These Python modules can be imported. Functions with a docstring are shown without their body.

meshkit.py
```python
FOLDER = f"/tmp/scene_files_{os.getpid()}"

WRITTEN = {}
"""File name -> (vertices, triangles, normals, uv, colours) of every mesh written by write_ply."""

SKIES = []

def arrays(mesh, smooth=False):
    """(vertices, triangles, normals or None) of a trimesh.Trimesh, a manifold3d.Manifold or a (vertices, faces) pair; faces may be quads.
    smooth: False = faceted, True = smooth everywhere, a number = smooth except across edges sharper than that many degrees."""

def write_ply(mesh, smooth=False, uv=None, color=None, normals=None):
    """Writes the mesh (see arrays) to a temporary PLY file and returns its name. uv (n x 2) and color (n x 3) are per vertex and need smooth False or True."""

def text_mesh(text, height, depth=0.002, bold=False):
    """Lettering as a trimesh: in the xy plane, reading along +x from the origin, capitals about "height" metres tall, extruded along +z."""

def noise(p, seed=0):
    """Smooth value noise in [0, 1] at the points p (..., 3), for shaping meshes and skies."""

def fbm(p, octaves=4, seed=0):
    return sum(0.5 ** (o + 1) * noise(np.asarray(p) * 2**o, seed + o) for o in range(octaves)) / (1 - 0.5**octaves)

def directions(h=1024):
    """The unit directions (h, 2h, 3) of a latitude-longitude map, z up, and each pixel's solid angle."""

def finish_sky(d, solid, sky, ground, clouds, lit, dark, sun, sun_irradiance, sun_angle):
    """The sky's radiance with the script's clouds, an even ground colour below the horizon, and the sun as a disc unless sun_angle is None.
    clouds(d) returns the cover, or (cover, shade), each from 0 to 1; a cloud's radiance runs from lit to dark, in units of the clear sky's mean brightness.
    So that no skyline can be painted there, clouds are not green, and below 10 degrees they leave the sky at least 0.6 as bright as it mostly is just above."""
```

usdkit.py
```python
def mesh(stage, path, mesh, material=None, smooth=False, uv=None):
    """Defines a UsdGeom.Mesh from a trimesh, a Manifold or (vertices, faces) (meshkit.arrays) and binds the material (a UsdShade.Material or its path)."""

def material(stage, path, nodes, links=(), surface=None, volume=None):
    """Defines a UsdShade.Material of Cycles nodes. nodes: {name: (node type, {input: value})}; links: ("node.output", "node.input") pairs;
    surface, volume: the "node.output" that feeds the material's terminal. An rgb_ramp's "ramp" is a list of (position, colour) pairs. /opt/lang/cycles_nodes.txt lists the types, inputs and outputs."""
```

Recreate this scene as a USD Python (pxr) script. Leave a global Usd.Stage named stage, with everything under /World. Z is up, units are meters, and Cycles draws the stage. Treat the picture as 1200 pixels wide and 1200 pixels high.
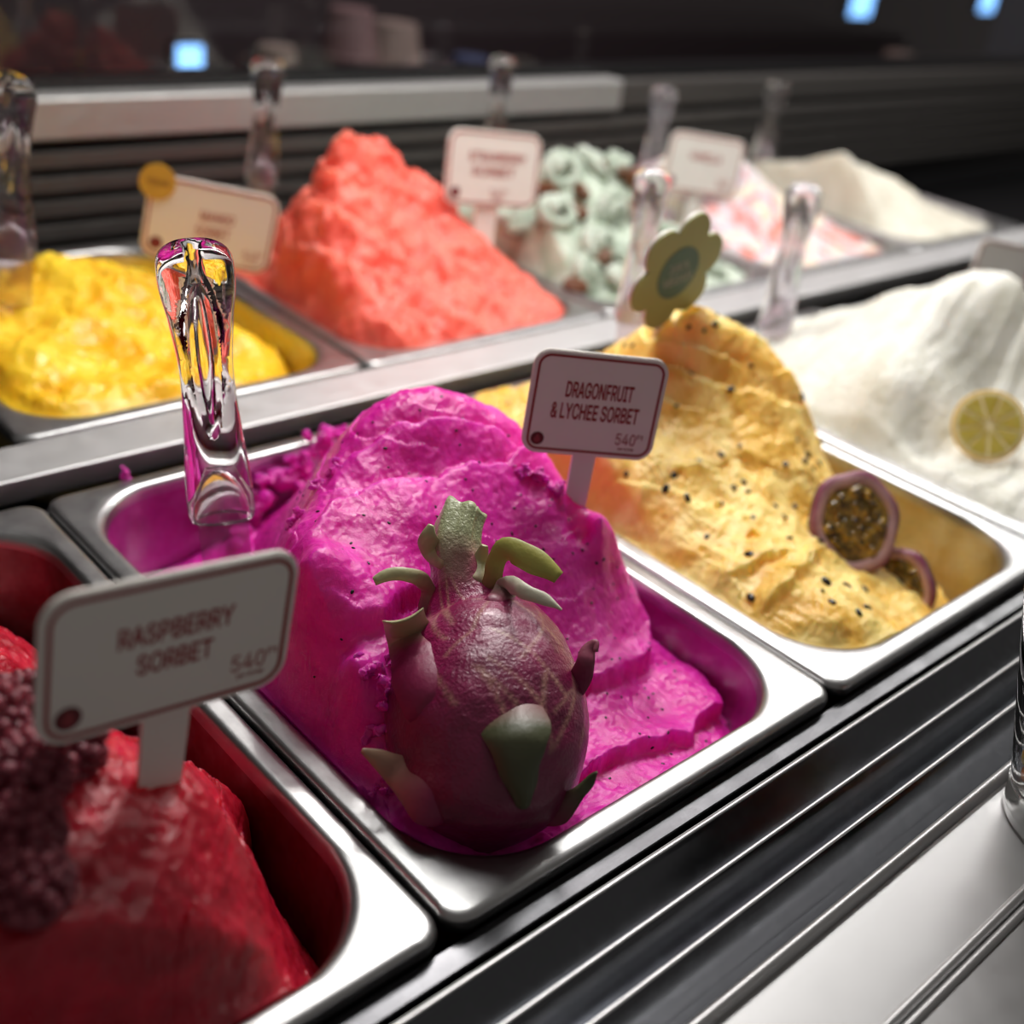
import math, random
import numpy as np
import trimesh
import usdkit
from meshkit import text_mesh, noise, fbm
from pxr import Usd, UsdGeom, UsdLux, UsdShade, Sdf, Gf, Vt
from scipy.interpolate import RBFInterpolator, PchipInterpolator
from scipy.spatial import cKDTree
from shapely.geometry import Polygon, box as sbox, Point

stage = Usd.Stage.CreateInMemory()
UsdGeom.SetStageUpAxis(stage, UsdGeom.Tokens.z)
UsdGeom.SetStageMetersPerUnit(stage, 1.0)
UsdGeom.Xform.Define(stage, '/World')
UsdGeom.Scope.Define(stage, '/World/Looks')
M = usdkit.material
def look(name, nodes, links=(), surface='p.BSDF', **k):
    return M(stage, '/World/Looks/' + name, nodes, links, surface=surface, **k)

# ---------------------------------------------------------------- camera, light, exposure
cam = UsdGeom.Camera.Define(stage, '/World/camera')
RT, DN, FW = (np.array(v) for v in ((0.73977516, -0.66212341, 0.11968837), (-0.25263397, -0.43819788, -0.86264633), (0.62362552, 0.60792698, -0.49144277)))
CAM = np.array([-0.21071, -0.20601, 0.34350])
mat = np.eye(4); mat[0, :3] = RT; mat[1, :3] = -DN; mat[2, :3] = -FW; mat[3, :3] = CAM
cam.AddTransformOp().Set(Gf.Matrix4d(*mat.ravel().tolist()))
cam.CreateHorizontalApertureAttr(36.0); cam.CreateVerticalApertureAttr(36.0)
cam.CreateFocalLengthAttr(36.0 * 1365.13 / 1200)
cam.CreateFocusDistanceAttr(0.505)
cam.CreateFStopAttr(4.6)
cam.CreateClippingRangeAttr(Gf.Vec2f(0.01, 60))
cam.CreateExposureAttr(0.32)

dome = UsdLux.DomeLight.Define(stage, '/World/shop_ambient')
dome.CreateColorAttr(Gf.Vec3f(1.0, 0.93, 0.88)); dome.CreateIntensityAttr(0.035)

def rect_light(name, loc, target, w, h, power, color):
    l = UsdLux.RectLight.Define(stage, '/World/' + name)
    d = np.array(target, float) - np.array(loc, float); d /= np.linalg.norm(d)
    x = np.cross(d, [0, 1, 0] if abs(d[1]) < .9 else [0, 0, 1]); x = np.cross([0, 0, 1.0], d) if abs(d[2]) < .98 else np.array([1.0, 0, 0]); x /= np.linalg.norm(x)
    y = np.cross(-d, x)
    m = np.eye(4); m[0, :3] = x; m[1, :3] = y; m[2, :3] = -d; m[3, :3] = loc
    l.AddTransformOp().Set(Gf.Matrix4d(*m.ravel().tolist()))
    l.CreateWidthAttr(w); l.CreateHeightAttr(h); l.CreateColorAttr(Gf.Vec3f(*color)); l.CreateIntensityAttr(power)
    return l
rect_light('case_lamp_strip', (1.05, 0.39, 0.72), (1.05, 0.39, 0.0), 1.9, 0.09, 18.0, (1.0, 0.985, 0.955))   # the LED strip under the case's top
rect_light('case_spot', (0.50, 0.55, 0.75), (0.05, 0.08, 0.0), 0.08, 0.08, 170.0, (1.0, 0.97, 0.93))          # the spot lamp at the back of the case

# ---------------------------------------------------------------- helpers
used = {}
def numbered(parent, name):
    k = parent + '/' + name; n = used.get(k, 0); used[k] = n + 1
    return k if n == 0 else f'{k}_{n:03d}'
BASE = {}
def tag(prim, label=None, cat=None, group=None, kind=None):
    for k, v in (('label', label), ('category', cat), ('group', group), ('kind', kind)):
        if v: prim.SetCustomDataByKey(k, v)
    return prim
def thing(name, label, cat, base=(0, 0, 0), group=None, kind=None):
    path = numbered('/World', name)
    x = UsdGeom.Xform.Define(stage, path); x.AddTranslateOp().Set(Gf.Vec3d(*map(float, base)))
    BASE[path] = np.array(base, float)
    return tag(x.GetPrim(), label, cat, group, kind)
def put(name, mesh, m, parent=None, smooth=35, label=None, cat=None, group=None, kind=None, tint=None):
    """one Mesh prim; world coordinates in, the thing's base is taken off"""
    pp = str(parent.GetPath()) if parent is not None else '/World'
    path = numbered(pp, name)
    mesh = trimesh.Trimesh(np.array(mesh.vertices, float), np.array(mesh.faces), process=False)
    if parent is not None:
        root = '/'.join(pp.split('/')[:3]); mesh.vertices = mesh.vertices - BASE[root]
    g = usdkit.mesh(stage, path, mesh, m, smooth=True if tint is not None else smooth)
    if tint is not None:
        UsdGeom.PrimvarsAPI(g).CreatePrimvar('tint', Sdf.ValueTypeNames.Color3fArray, 'vertex').Set(Vt.Vec3fArray.FromNumpy(np.asarray(tint, np.float32)))
    return tag(g.GetPrim(), label, cat, group, kind)
def copy_of(src, name, label, loc, rot=None, scale=1.0, group=None):
    path = numbered('/World', name)
    x = UsdGeom.Xform.Define(stage, path)
    m = np.eye(4); m[:3, :3] = (np.eye(3) if rot is None else rot).T * scale; m[3, :3] = loc
    x.AddTransformOp().Set(Gf.Matrix4d(*m.ravel().tolist()))
    p = x.GetPrim(); p.GetReferences().AddInternalReference(src); p.SetInstanceable(True)
    return tag(p, label, None, group)
def rotv(axis, a):
    return trimesh.transformations.rotation_matrix(a, axis)[:3, :3]
def frame(n, up=(0, 0, 1)):
    n = np.array(n, float); n /= np.linalg.norm(n); x = np.cross(up, n)
    if np.linalg.norm(x) < 1e-6: x = np.array([1.0, 0, 0])
    x /= np.linalg.norm(x); return np.stack([x, np.cross(n, x), n], 1)
def moved(m, R=np.eye(3), t=(0, 0, 0)):
    m = m.copy(); m.vertices = np.asarray(m.vertices) @ np.asarray(R).T + np.asarray(t); return m
cat_ = trimesh.util.concatenate
def extrude_x(yz, x0, x1):
    """a (y, z) outline swept along x"""
    p = Polygon(yz); p = p if p.exterior.is_ccw else Polygon(list(p.exterior.coords)[::-1])
    m = trimesh.creation.extrude_polygon(p, x1 - x0, engine='earcut')
    v = np.asarray(m.vertices); m.vertices = np.c_[v[:, 2] + x0, v[:, 0], v[:, 1]]; return m
def bx(x0, x1, y0, y1, z0, z1):
    m = trimesh.creation.box((x1 - x0, y1 - y0, z1 - z0)); m.apply_translation(((x0 + x1) / 2, (y0 + y1) / 2, (z0 + z1) / 2)); return m
def rounded_box(x0, x1, y0, y1, z0, z1, r=.0015):
    p = sbox(y0 + r, z0 + r, y1 - r, z1 - r).buffer(r, 4); return extrude_x(list(p.exterior.coords)[:-1], x0, x1)
def rrect(w, h, r, n=10):
    pts = []
    for cx, cy, a0 in ((w / 2 - r, h / 2 - r, 0), (-w / 2 + r, h / 2 - r, 90), (-w / 2 + r, -h / 2 + r, 180), (w / 2 - r, -h / 2 + r, 270)):
        for k in range(n + 1):
            a = math.radians(a0 + 90 * k / n); pts.append((cx + r * math.cos(a), cy + r * math.sin(a)))
    return np.array(pts)
def loft(rings, cap0=False, cap1=True, closed=False):
    n = len(rings[0]); V = np.vstack(rings); F = []
    j = np.arange(n); k = (j + 1) % n
    for i in range(len(rings) - 1):
        a, b = i * n, (i + 1) * n
        F += [np.c_[a + j, a + k, b + k], np.c_[a + j, b + k, b + j]]
    V = list(V)
    for on, i in ((cap0, 0), (cap1, len(rings) - 1)):
        if on:
            V.append(rings[i].mean(0)); c = np.full(n, len(V) - 1)
            F.append(np.c_[c, i * n + k, i * n + j] if i == 0 else np.c_[c, i * n + j, i * n + k])
    return trimesh.Trimesh(np.array(V), np.vstack(F), process=False)
def grid_faces(nx, ny):
    i = (np.arange(ny - 1)[:, None] * nx + np.arange(nx - 1)[None]).ravel()
    return np.vstack([np.c_[i, i + 1, i + nx + 1], np.c_[i, i + nx + 1, i + nx]])
def lathe(profile, n=48):
    return trimesh.creation.revolve(np.array(profile, float), sections=n)

# ---------------------------------------------------------------- materials
def pb(**k): return ('principled_bsdf', k)
def steel(name, base, rough, stain=None, amount=0.0, depth=0.0, var=0.08, metallic=1.0):
    nodes = {'g': ('geometry', {}), 'm': ('mapping', {'scale': (1, 1, 1)}), 'n': ('noise_texture', {'scale': 60.0, 'detail': 4.0}), 'r': ('map_range', {'from_min': .3, 'from_max': .7, 'to_min': rough - var, 'to_max': rough + var}),
             'f': ('noise_texture', {'scale': 900.0, 'detail': 2.0}), 'b': ('bump', {'strength': .02, 'distance': .0002}), 'p': pb(metallic=metallic, base_color=base)}
    links = [('g.position', 'm.vector'), ('m.vector', 'n.vector'), ('n.fac', 'r.value'), ('r.result', 'p.roughness'), ('g.position', 'f.vector'), ('f.fac', 'b.height'), ('b.normal', 'p.normal')]
    surf = 'p.BSDF'
    if stain is not None:                       # thin smear of sorbet left on the wall of the pan
        nodes.update({'s': pb(base_color=stain, roughness=.3, subsurface_weight=0.0), 'sn': ('noise_texture', {'scale': 28.0, 'detail': 5.0, 'roughness': .6}),
                      'sm': ('map_range', {'from_min': .30, 'from_max': .70, 'to_min': amount - .35, 'to_max': amount + .25}), 'sc': ('clamp', {}), 'mx': ('mix_closure', {})})
        links += [('g.position', 'sn.vector'), ('sn.fac', 'sm.value'), ('sm.result', 'sc.value'), ('sc.result', 'mx.fac'), ('p.BSDF', 'mx.closure1'), ('s.BSDF', 'mx.closure2')]
        surf = 'mx.closure'
    return look(name, nodes, links, surface=surf)
def ice(name, a, b, rough=.38, sss=.35, radius=(1, .35, .35), scale=.004, nscale=35.0, bump=.5, bscale=420.0, c=None, lo=.38, hi=.62, spec=.5, distort=1.0):
    """creamy sorbet: colour wanders between a and b; fine grain in the relief"""
    nodes = {'g': ('geometry', {}), 'n': ('noise_texture', {'scale': nscale, 'detail': 4.0, 'distortion': distort}), 'k': ('rgb_ramp', {'ramp': [(0, a), (lo, a), (hi, b), (1, b)] if c is None else [(0, a), (lo, a), ((lo + hi) / 2, c), (hi, b), (1, b)]}),
             'f': ('noise_texture', {'scale': bscale, 'detail': 5.0, 'roughness': .65}), 'v': ('noise_texture', {'scale': 130.0, 'detail': 3.0}), 'ad': ('math', {'math_type': 'multiply_add', 'value2': .6}),
             'b': ('bump', {'strength': bump, 'distance': .0011}), 'rr': ('map_range', {'from_min': .35, 'from_max': .65, 'to_min': rough - .1, 'to_max': rough + .12}),
             'p': pb(subsurface_weight=sss, subsurface_radius=radius, subsurface_scale=scale, specular_ior_level=spec)}
    links = [('g.position', 'n.vector'), ('n.fac', 'k.fac'), ('k.color', 'p.base_color'), ('g.position', 'f.vector'), ('g.position', 'v.vector'), ('v.fac', 'ad.value1'), ('f.fac', 'ad.value3'), ('ad.value', 'b.height'), ('b.normal', 'p.normal'), ('v.fac', 'rr.value'), ('rr.result', 'p.roughness')]
    return look(name, nodes, links)
def plain(name, base, rough=.5, **k): return look(name, {'p': pb(base_color=base, roughness=rough, **k)})
def tinted(name, rough=.4, bump=.3, bscale=300.0, dist=.0008, **k):
    return look(name, {'a': ('attribute', {'attribute': 'tint'}), 'g': ('geometry', {}), 'f': ('noise_texture', {'scale': bscale, 'detail': 4.0}), 'b': ('bump', {'strength': bump, 'distance': dist}), 'p': pb(roughness=rough, **k)},
                [('a.color', 'p.base_color'), ('g.position', 'f.vector'), ('f.fac', 'b.height'), ('b.normal', 'p.normal')])

S = (.41, .41, .41)
MAT = {
 'steel': steel('steel', S, .34, var=.03), 'rail': steel('rail', (.58, .58, .58), .48, var=.04, metallic=.8), 'shelf': steel('shelf', (.44, .44, .44), .42, var=.03, metallic=.85),
 'ledge': steel('ledge', (.05, .05, .053), .26, var=.03), 'slat': steel('slat', (.11, .115, .125), .20, var=.03), 'band': steel('band', (.40, .40, .39), .55, metallic=.8), 'louvre': steel('louvre', (.09, .083, .078), .5, metallic=.6),
 'bead': steel('bead', (.62, .62, .62), .42, var=.03, metallic=.8), 'black': plain('black', (.006, .006, .007), .35), 'dark': plain('dark', (.040, .027, .031), .7), 'navy': plain('navy', (.022, .026, .040), .75),
 'basin_red': steel('basin_red', S, .3, (.14, .004, .008), .72), 'basin_pink': steel('basin_pink', S, .27, (.36, .012, .20), .62), 'basin_yellow': steel('basin_yellow', S, .3, (.42, .25, .05), .52),
 'basin_white': steel('basin_white', S, .3, (.6, .58, .5), .4), 'basin_mango': steel('basin_mango', S, .3, (.62, .40, .01), .45), 'basin_coral': steel('basin_coral', S, .3, (.5, .10, .06), .4), 'basin': steel('basin', S, .3),
 'dragon': ice('dragon_sorbet_ice', (.64, .009, .30), (.77, .024, .40), .34, radius=(1, .25, .6)),
 'passion': ice('passion_ice', (.80, .46, .075), (.92, .66, .21), .42, radius=(1, .6, .25), nscale=26.0, bump=.4, lo=.40, hi=.60),
 'white': ice('white_ice', (.62, .61, .53), (.70, .69, .63), .5, radius=(1, .9, .8), bump=.25), 'cream': ice('cream_ice', (.62, .58, .47), (.72, .69, .58), .55, radius=(1, .9, .8), bump=.25),
 'coral': ice('coral_ice', (.80, .090, .058), (.90, .165, .115), .5, radius=(1, .3, .2), bump=.3), 'mango': ice('mango_ice', (.90, .44, .004), (.93, .60, .03), .4, radius=(1, .6, .1), bump=.3, nscale=20.0),
 'rasp': ice('raspberry_ice', (.36, .004, .018), (.56, .010, .034), .34, radius=(1, .15, .15), bump=.5),
 'mint': ice('mint_ice', (.36, .44, .33), (.58, .65, .54), .5, radius=(1, 1, .8), bump=.3), 'choc': plain('chocolate', (.13, .045, .014), .45),
 'swirl': ice('swirl_ice', (.72, .20, .14), (.80, .66, .50), .5, c=(.62, .58, .66), nscale=16.0, lo=.40, hi=.60, distort=2.0, bump=.25),
 'plastic': plain('sign_plastic', (.78, .74, .69), .42), 'red': plain('sign_red', (.30, .012, .016), .45), 'redfine': plain('sign_red_fine', (.36, .09, .08), .45), 'dot': plain('sign_dot', (.12, .006, .012), .45), 'dotmark': plain('sign_dot_mark', (.28, .03, .04), .5),
 'seed': plain('seed_black', (.008, .006, .006), .25), 'seedbrown': plain('seed_dark', (.02, .013, .010), .22),
 'gold': plain('badge_gold', (.60, .36, .04), .45), 'goldink': plain('badge_ink', (.30, .17, .02), .5), 'petal': plain('badge_green', (.37, .40, .13), .45), 'teal': plain('badge_teal', (.07, .16, .11), .45), 'tealink': plain('badge_pale', (.33, .40, .33), .5),
 'fruit': tinted('dragonfruit_skin', .33, .75, 620.0, .0009, coat_weight=.25, coat_roughness=.25), 'leafskin': tinted('bract_skin', .45, .4, 260.0),
 'rind': tinted('passion_rind', .35, .3, 200.0), 'pulp': look('passion_pulp', {'g': ('geometry', {}), 'n': ('noise_texture', {'scale': 160.0, 'detail': 3.0}), 'k': ('rgb_ramp', {'ramp': [(0, (.05, .035, .008)), (.42, (.13, .08, .012)), (.62, (.42, .24, .03)), (1, (.5, .42, .12))]}), 'p': pb(roughness=.12, coat_weight=.5)}, [('g.position', 'n.vector'), ('n.fac', 'k.fac'), ('k.color', 'p.base_color')]),
 'berry': look('raspberry_skin', {'o': ('object_info', {}), 'g': ('geometry', {}), 'n': ('noise_texture', {'scale': 240.0, 'detail': 4.0}), 'k': ('rgb_ramp', {'ramp': [(0, (.07, .003, .011)), (.45, (.13, .008, .022)), (.75, (.34, .07, .10)), (1, (.50, .20, .22))]}), 'p': pb(roughness=.5, subsurface_weight=.15, subsurface_scale=.003)}, [('g.position', 'n.vector'), ('n.fac', 'k.fac'), ('k.color', 'p.base_color')]),
 'acrylic': plain('clear_acrylic', (1, 1, 1), .02, transmission_weight=1.0, ior=1.49), 'smoky': plain('smoky_blade', (.80, .72, .78), .10, transmission_weight=.92, ior=1.45), 'frost': plain('milky_acrylic', (.93, .91, .96), .10, transmission_weight=.93, ior=1.49),
 'glass': plain('jar_glass', (1, 1, 1), .0, transmission_weight=1.0, ior=1.5),
 'lemon_rind': plain('lemon_rind', (.78, .50, .10), .4), 'lemon_flesh': look('lemon_flesh', {'g': ('geometry', {}), 'n': ('noise_texture', {'scale': 120.0, 'detail': 3.0}), 'k': ('rgb_ramp', {'ramp': [(0, (.46, .32, .04)), (.5, (.62, .43, .07)), (1, (.75, .60, .22))]}), 'p': pb(roughness=.3, subsurface_weight=.3)}, [('g.position', 'n.vector'), ('n.fac', 'k.fac'), ('k.color', 'p.base_color')]), 'pith': plain('lemon_pith', (.80, .68, .40), .5),
 'blue_glow': look('screen_glow', {'e': ('emission', {'color': (.22, .50, 1.0), 'strength': 2.2})}, surface='e.emission'),
 'pane': look('case_glass', {'t': ('transparent_bsdf', {'color': (.93, .93, .94)}), 'g': ('glossy_bsdf', {'roughness': .04, 'color': (1, 1, 1)}), 'f': ('fresnel', {'IOR': 1.45}), 'm': ('mix_closure', {})}, [('f.fac', 'm.fac'), ('t.BSDF', 'm.closure1'), ('g.BSDF', 'm.closure2')], surface='m.closure'),
}
for nm, c in {'candy_red': (.55, .03, .02), 'candy_green': (.03, .22, .08), 'candy_yellow': (.75, .50, .05), 'candy_purple': (.16, .02, .10), 'candy_white': (.72, .70, .62), 'candy_orange': (.75, .20, .02)}.items():
    MAT[nm] = plain(nm, c, .18, coat_weight=.4)
for nm, c in {'cup_pink': (.20, .12, .12), 'cup_beige': (.26, .20, .17), 'cup_blue': (.06, .08, .16)}.items(): MAT[nm] = plain(nm, c, .6)
# ---------------------------------------------------------------- measured points of the heaps and the fruit (metres)
DRAGON_PTS = [[0.1145, 0.215, 0.0918], [0.1423, 0.21, 0.1002], [0.169, 0.2, 0.094], [0.1925, 0.19, 0.0802], [0.1914, 0.168, 0.0696], [0.14, 0.28, 0.03], [0.2, 0.26, 0.02], [0.06, 0.29, -0.055], [0.03, 0.335, -0.06], [0.14, 0.335, -0.03], [0.22, 0.33, -0.03], [0.225, 0.2, 0.0], [0.02, 0.26, -0.06], [0.02, 0.215, -0.05], [0.05, 0.25, -0.035], [0.0835, 0.2, 0.0773], [0.0492, 0.182, 0.0667], [0.0351, 0.17, 0.0561], [0.1143, 0.185, 0.0788], [0.0792, 0.178, 0.0728], [0.0542, 0.155, 0.0648], [0.1477, 0.172, 0.0763], [0.0991, 0.15, 0.0626], [0.1505, 0.152, 0.0559], [0.1758, 0.162, 0.0638], [0.1786, 0.142, 0.0527], [0.1634, 0.125, 0.041], [0.193, 0.126, 0.0505], [0.208, 0.124, 0.0323], [0.1911, 0.128, 0.0398], [0.2, 0.118, 0.0234], [0.235, 0.14, -0.024], [0.1859, 0.095, -0.002], [0.232, 0.095, -0.032], [0.2243, 0.0398, -0.035], [0.1786, 0.048, -0.022], [0.1471, 0.0756, 0.0], [0.1327, 0.025, -0.014], [0.0909, 0.0125, -0.009], [0.235, 0.066, -0.036], [0.071, 0.0124, -0.012], [0.235, 0.03, -0.052], [0.2, 0.02, -0.03], [0.0238, 0.142, 0.0557], [0.0209, 0.105, 0.0442], [0.018, 0.12, 0.006], [0.018, 0.155, 0.012], [0.018, 0.09, 0.002], [0.016, 0.05, -0.004], [0.0963, 0.1, 0.0059], [0.063, 0.12, 0.0452], [0.1319, 0.12, 0.0295], [0.06, 0.03, -0.02]]
PASSION_PTS = [[0.3833, 0.22, 0.0901], [0.3583, 0.24, 0.0799], [0.4337, 0.212, 0.0731], [0.4518, 0.18, 0.0413], [0.437, 0.152, 0.0184], [0.4309, 0.126, 0.0033], [0.29, 0.33, 0.015], [0.28, 0.28, 0.02], [0.45, 0.33, -0.02], [0.37, 0.33, 0.01], [0.47, 0.28, -0.02], [0.475, 0.2, -0.03], [0.475, 0.13, -0.035], [0.2635, 0.19, 0.027], [0.3326, 0.2, 0.0405], [0.3814, 0.195, 0.0561], [0.3433, 0.155, 0.0224], [0.2781, 0.13, 0.0067], [0.3194, 0.1, 0.0097], [0.2683, 0.088, -0.0011], [0.2926, 0.056, 0.0089], [0.3222, 0.235, 0.0398], [0.3899, 0.16, 0.0326], [0.2737, 0.168, 0.0116], [0.266, 0.17, -0.002], [0.266, 0.1, -0.004], [0.266, 0.05, -0.004], [0.2669, 0.0249, 0.003], [0.3, 0.016, 0.0], [0.33, 0.016, -0.006], [0.3112, 0.0335, 0.004], [0.275, 0.03, 0.003], [0.45, 0.07, -0.03], [0.43, 0.035, -0.035], [0.44, 0.1, -0.024], [0.475, 0.03, -0.06], [0.475, 0.08, -0.05], [0.368, 0.028, -0.02], [0.37, 0.07, -0.01]]
WHITE_PTS = [[0.7038, 0.17, 0.0958], [0.6451, 0.2, 0.0819], [0.6204, 0.25, 0.0409], [0.6051, 0.29, 0.0113], [0.53, 0.33, -0.005], [0.62, 0.33, 0.0], [0.73, 0.33, 0.01], [0.5479, 0.165, 0.0408], [0.5453, 0.21, 0.0231], [0.523, 0.175, 0.0076], [0.5404, 0.125, -0.0018], [0.6453, 0.145, 0.0293], [0.73, 0.2, 0.075], [0.73, 0.1, 0.03], [0.73, 0.03, 0.0], [0.52, 0.062, 0.0], [0.52, 0.12, 0.003], [0.518, 0.17, 0.003], [0.6, 0.02, -0.01], [0.66, 0.02, -0.01], [0.54, 0.02, -0.005], [0.54, 0.08, 0.003], [0.6, 0.06, 0.003]]
CORAL_PTS = [[0.3583, 0.6, 0.1125], [0.3933, 0.6, 0.1062], [0.4355, 0.58, 0.0794], [0.4825, 0.56, 0.0403], [0.5011, 0.53, 0.0159], [0.4956, 0.4532, -0.004], [0.3025, 0.58, 0.0464], [0.2878, 0.59, 0.0185], [0.3465, 0.6, 0.0966], [0.29, 0.7, -0.02], [0.4, 0.72, 0.0], [0.52, 0.72, -0.02], [0.4, 0.66, 0.06], [0.52, 0.62, 0.0], [0.3, 0.62, 0.0], [0.285, 0.55, -0.01], [0.2858, 0.5703, -0.006], [0.2773, 0.4788, 0.0], [0.2922, 0.45, 0.002], [0.3565, 0.4366, 0.002], [0.285, 0.479, 0.0], [0.3556, 0.53, 0.0451], [0.3533, 0.49, 0.0227], [0.3009, 0.51, 0.0305], [0.4157, 0.5, 0.0178], [0.3168, 0.56, 0.0684], [0.4015, 0.57, 0.0645], [0.4531, 0.485, 0.0022], [0.52, 0.5, -0.005]]
MANGO_PTS = [[0.1353, 0.66, 0.0251], [0.1738, 0.64, 0.0184], [0.2065, 0.62, 0.0101], [0.1002, 0.64, 0.0147], [0.2161, 0.57, -0.0058], [0.227, 0.5248, -0.005], [0.2315, 0.4892, -0.02], [0.1894, 0.4501, -0.006], [0.1493, 0.4495, -0.002], [0.1176, 0.4486, -0.0], [0.0691, 0.4579, -0.002], [0.037, 0.4735, -0.004], [0.1165, 0.56, 0.0139], [0.1581, 0.54, 0.0012], [0.0744, 0.52, 0.0108], [0.1064, 0.5, 0.0001], [0.1953, 0.52, -0.0114], [0.04, 0.73, -0.02], [0.15, 0.73, -0.015], [0.26, 0.73, -0.03], [0.26, 0.6, -0.045], [0.265, 0.5, -0.045], [0.24, 0.46, -0.04], [0.25, 0.68, -0.04]]
MINT_PTS = [[0.6569, 0.6, 0.0792], [0.6181, 0.62, 0.0725], [0.7176, 0.6, 0.062], [0.536, 0.55, 0.0416], [0.5966, 0.53, 0.033], [0.545, 0.508, 0.005], [0.56, 0.458, 0.0], [0.6, 0.454, 0.0], [0.705, 0.56, 0.021], [0.56, 0.72, 0.0], [0.66, 0.72, 0.01], [0.77, 0.72, 0.0], [0.77, 0.6, 0.01], [0.77, 0.47, -0.005], [0.56, 0.5, -0.005], [0.56, 0.6, 0.03], [0.66, 0.46, 0.0]]
PINK_PTS = [[0.8739, 0.6, 0.0807], [0.8307, 0.62, 0.0578], [0.9394, 0.58, 0.0459], [1.0157, 0.55, 0.0074], [1.0, 0.5, -0.01], [0.8579, 0.53, 0.0046], [0.81, 0.453, 0.0], [0.86, 0.447, 0.0], [0.93, 0.447, 0.0], [0.82, 0.72, 0.02], [0.93, 0.72, 0.01], [1.03, 0.72, 0.0], [1.03, 0.6, 0.0], [0.81, 0.5, 0.0], [0.81, 0.6, 0.03], [1.03, 0.47, -0.01]]
CREAM_PTS = [[1.0589, 0.58, 0.0686], [1.1148, 0.57, 0.0562], [1.1591, 0.53, 0.0371], [1.1936, 0.49, 0.0021], [1.0399, 0.6, 0.0329], [1.07, 0.5, 0.0], [1.07, 0.46, -0.005], [1.2, 0.46, 0.0], [1.28, 0.46, -0.01], [1.28, 0.6, 0.0], [1.28, 0.72, 0.0], [1.17, 0.72, 0.0], [1.07, 0.72, 0.03], [1.17, 0.52, 0.03], [1.0258, 0.51, 0.0129]]
RASP_PTS = [[-0.0746, 0.062, 0.055], [-0.0829, 0.075, 0.0646], [-0.0663, 0.06, 0.054], [-0.0546, 0.0692, 0.03], [-0.0488, 0.0492, 0.005], [-0.0428, 0.0287, -0.025], [-0.0325, 0.0501, -0.03], [-0.0182, 0.1052, -0.03], [-0.015, 0.06, -0.06], [-0.015, 0.1, -0.06], [-0.03, 0.14, -0.03], [-0.02, 0.02, -0.05], [-0.1303, 0.01, 0.0605], [-0.1044, 0.012, 0.0388], [-0.0812, 0.012, 0.0213], [-0.122, 0.05, 0.0702], [-0.1192, 0.08, 0.0795], [-0.0993, 0.09, 0.0691], [-0.05, 0.22, -0.02], [-0.06, 0.3, -0.015], [-0.1, 0.32, -0.015], [-0.1, 0.25, 0.0], [-0.15, 0.3, 0.0], [-0.2, 0.3, 0.0], [-0.23, 0.3, 0.0], [-0.03, 0.3, -0.05], [-0.025, 0.22, -0.05], [-0.2, 0.1, 0.03], [-0.2, 0.03, 0.02], [-0.23, 0.02, 0.0], [-0.1, 0.16, 0.035], [-0.05, 0.33, -0.04], [-0.15, 0.2, 0.02]]
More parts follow.
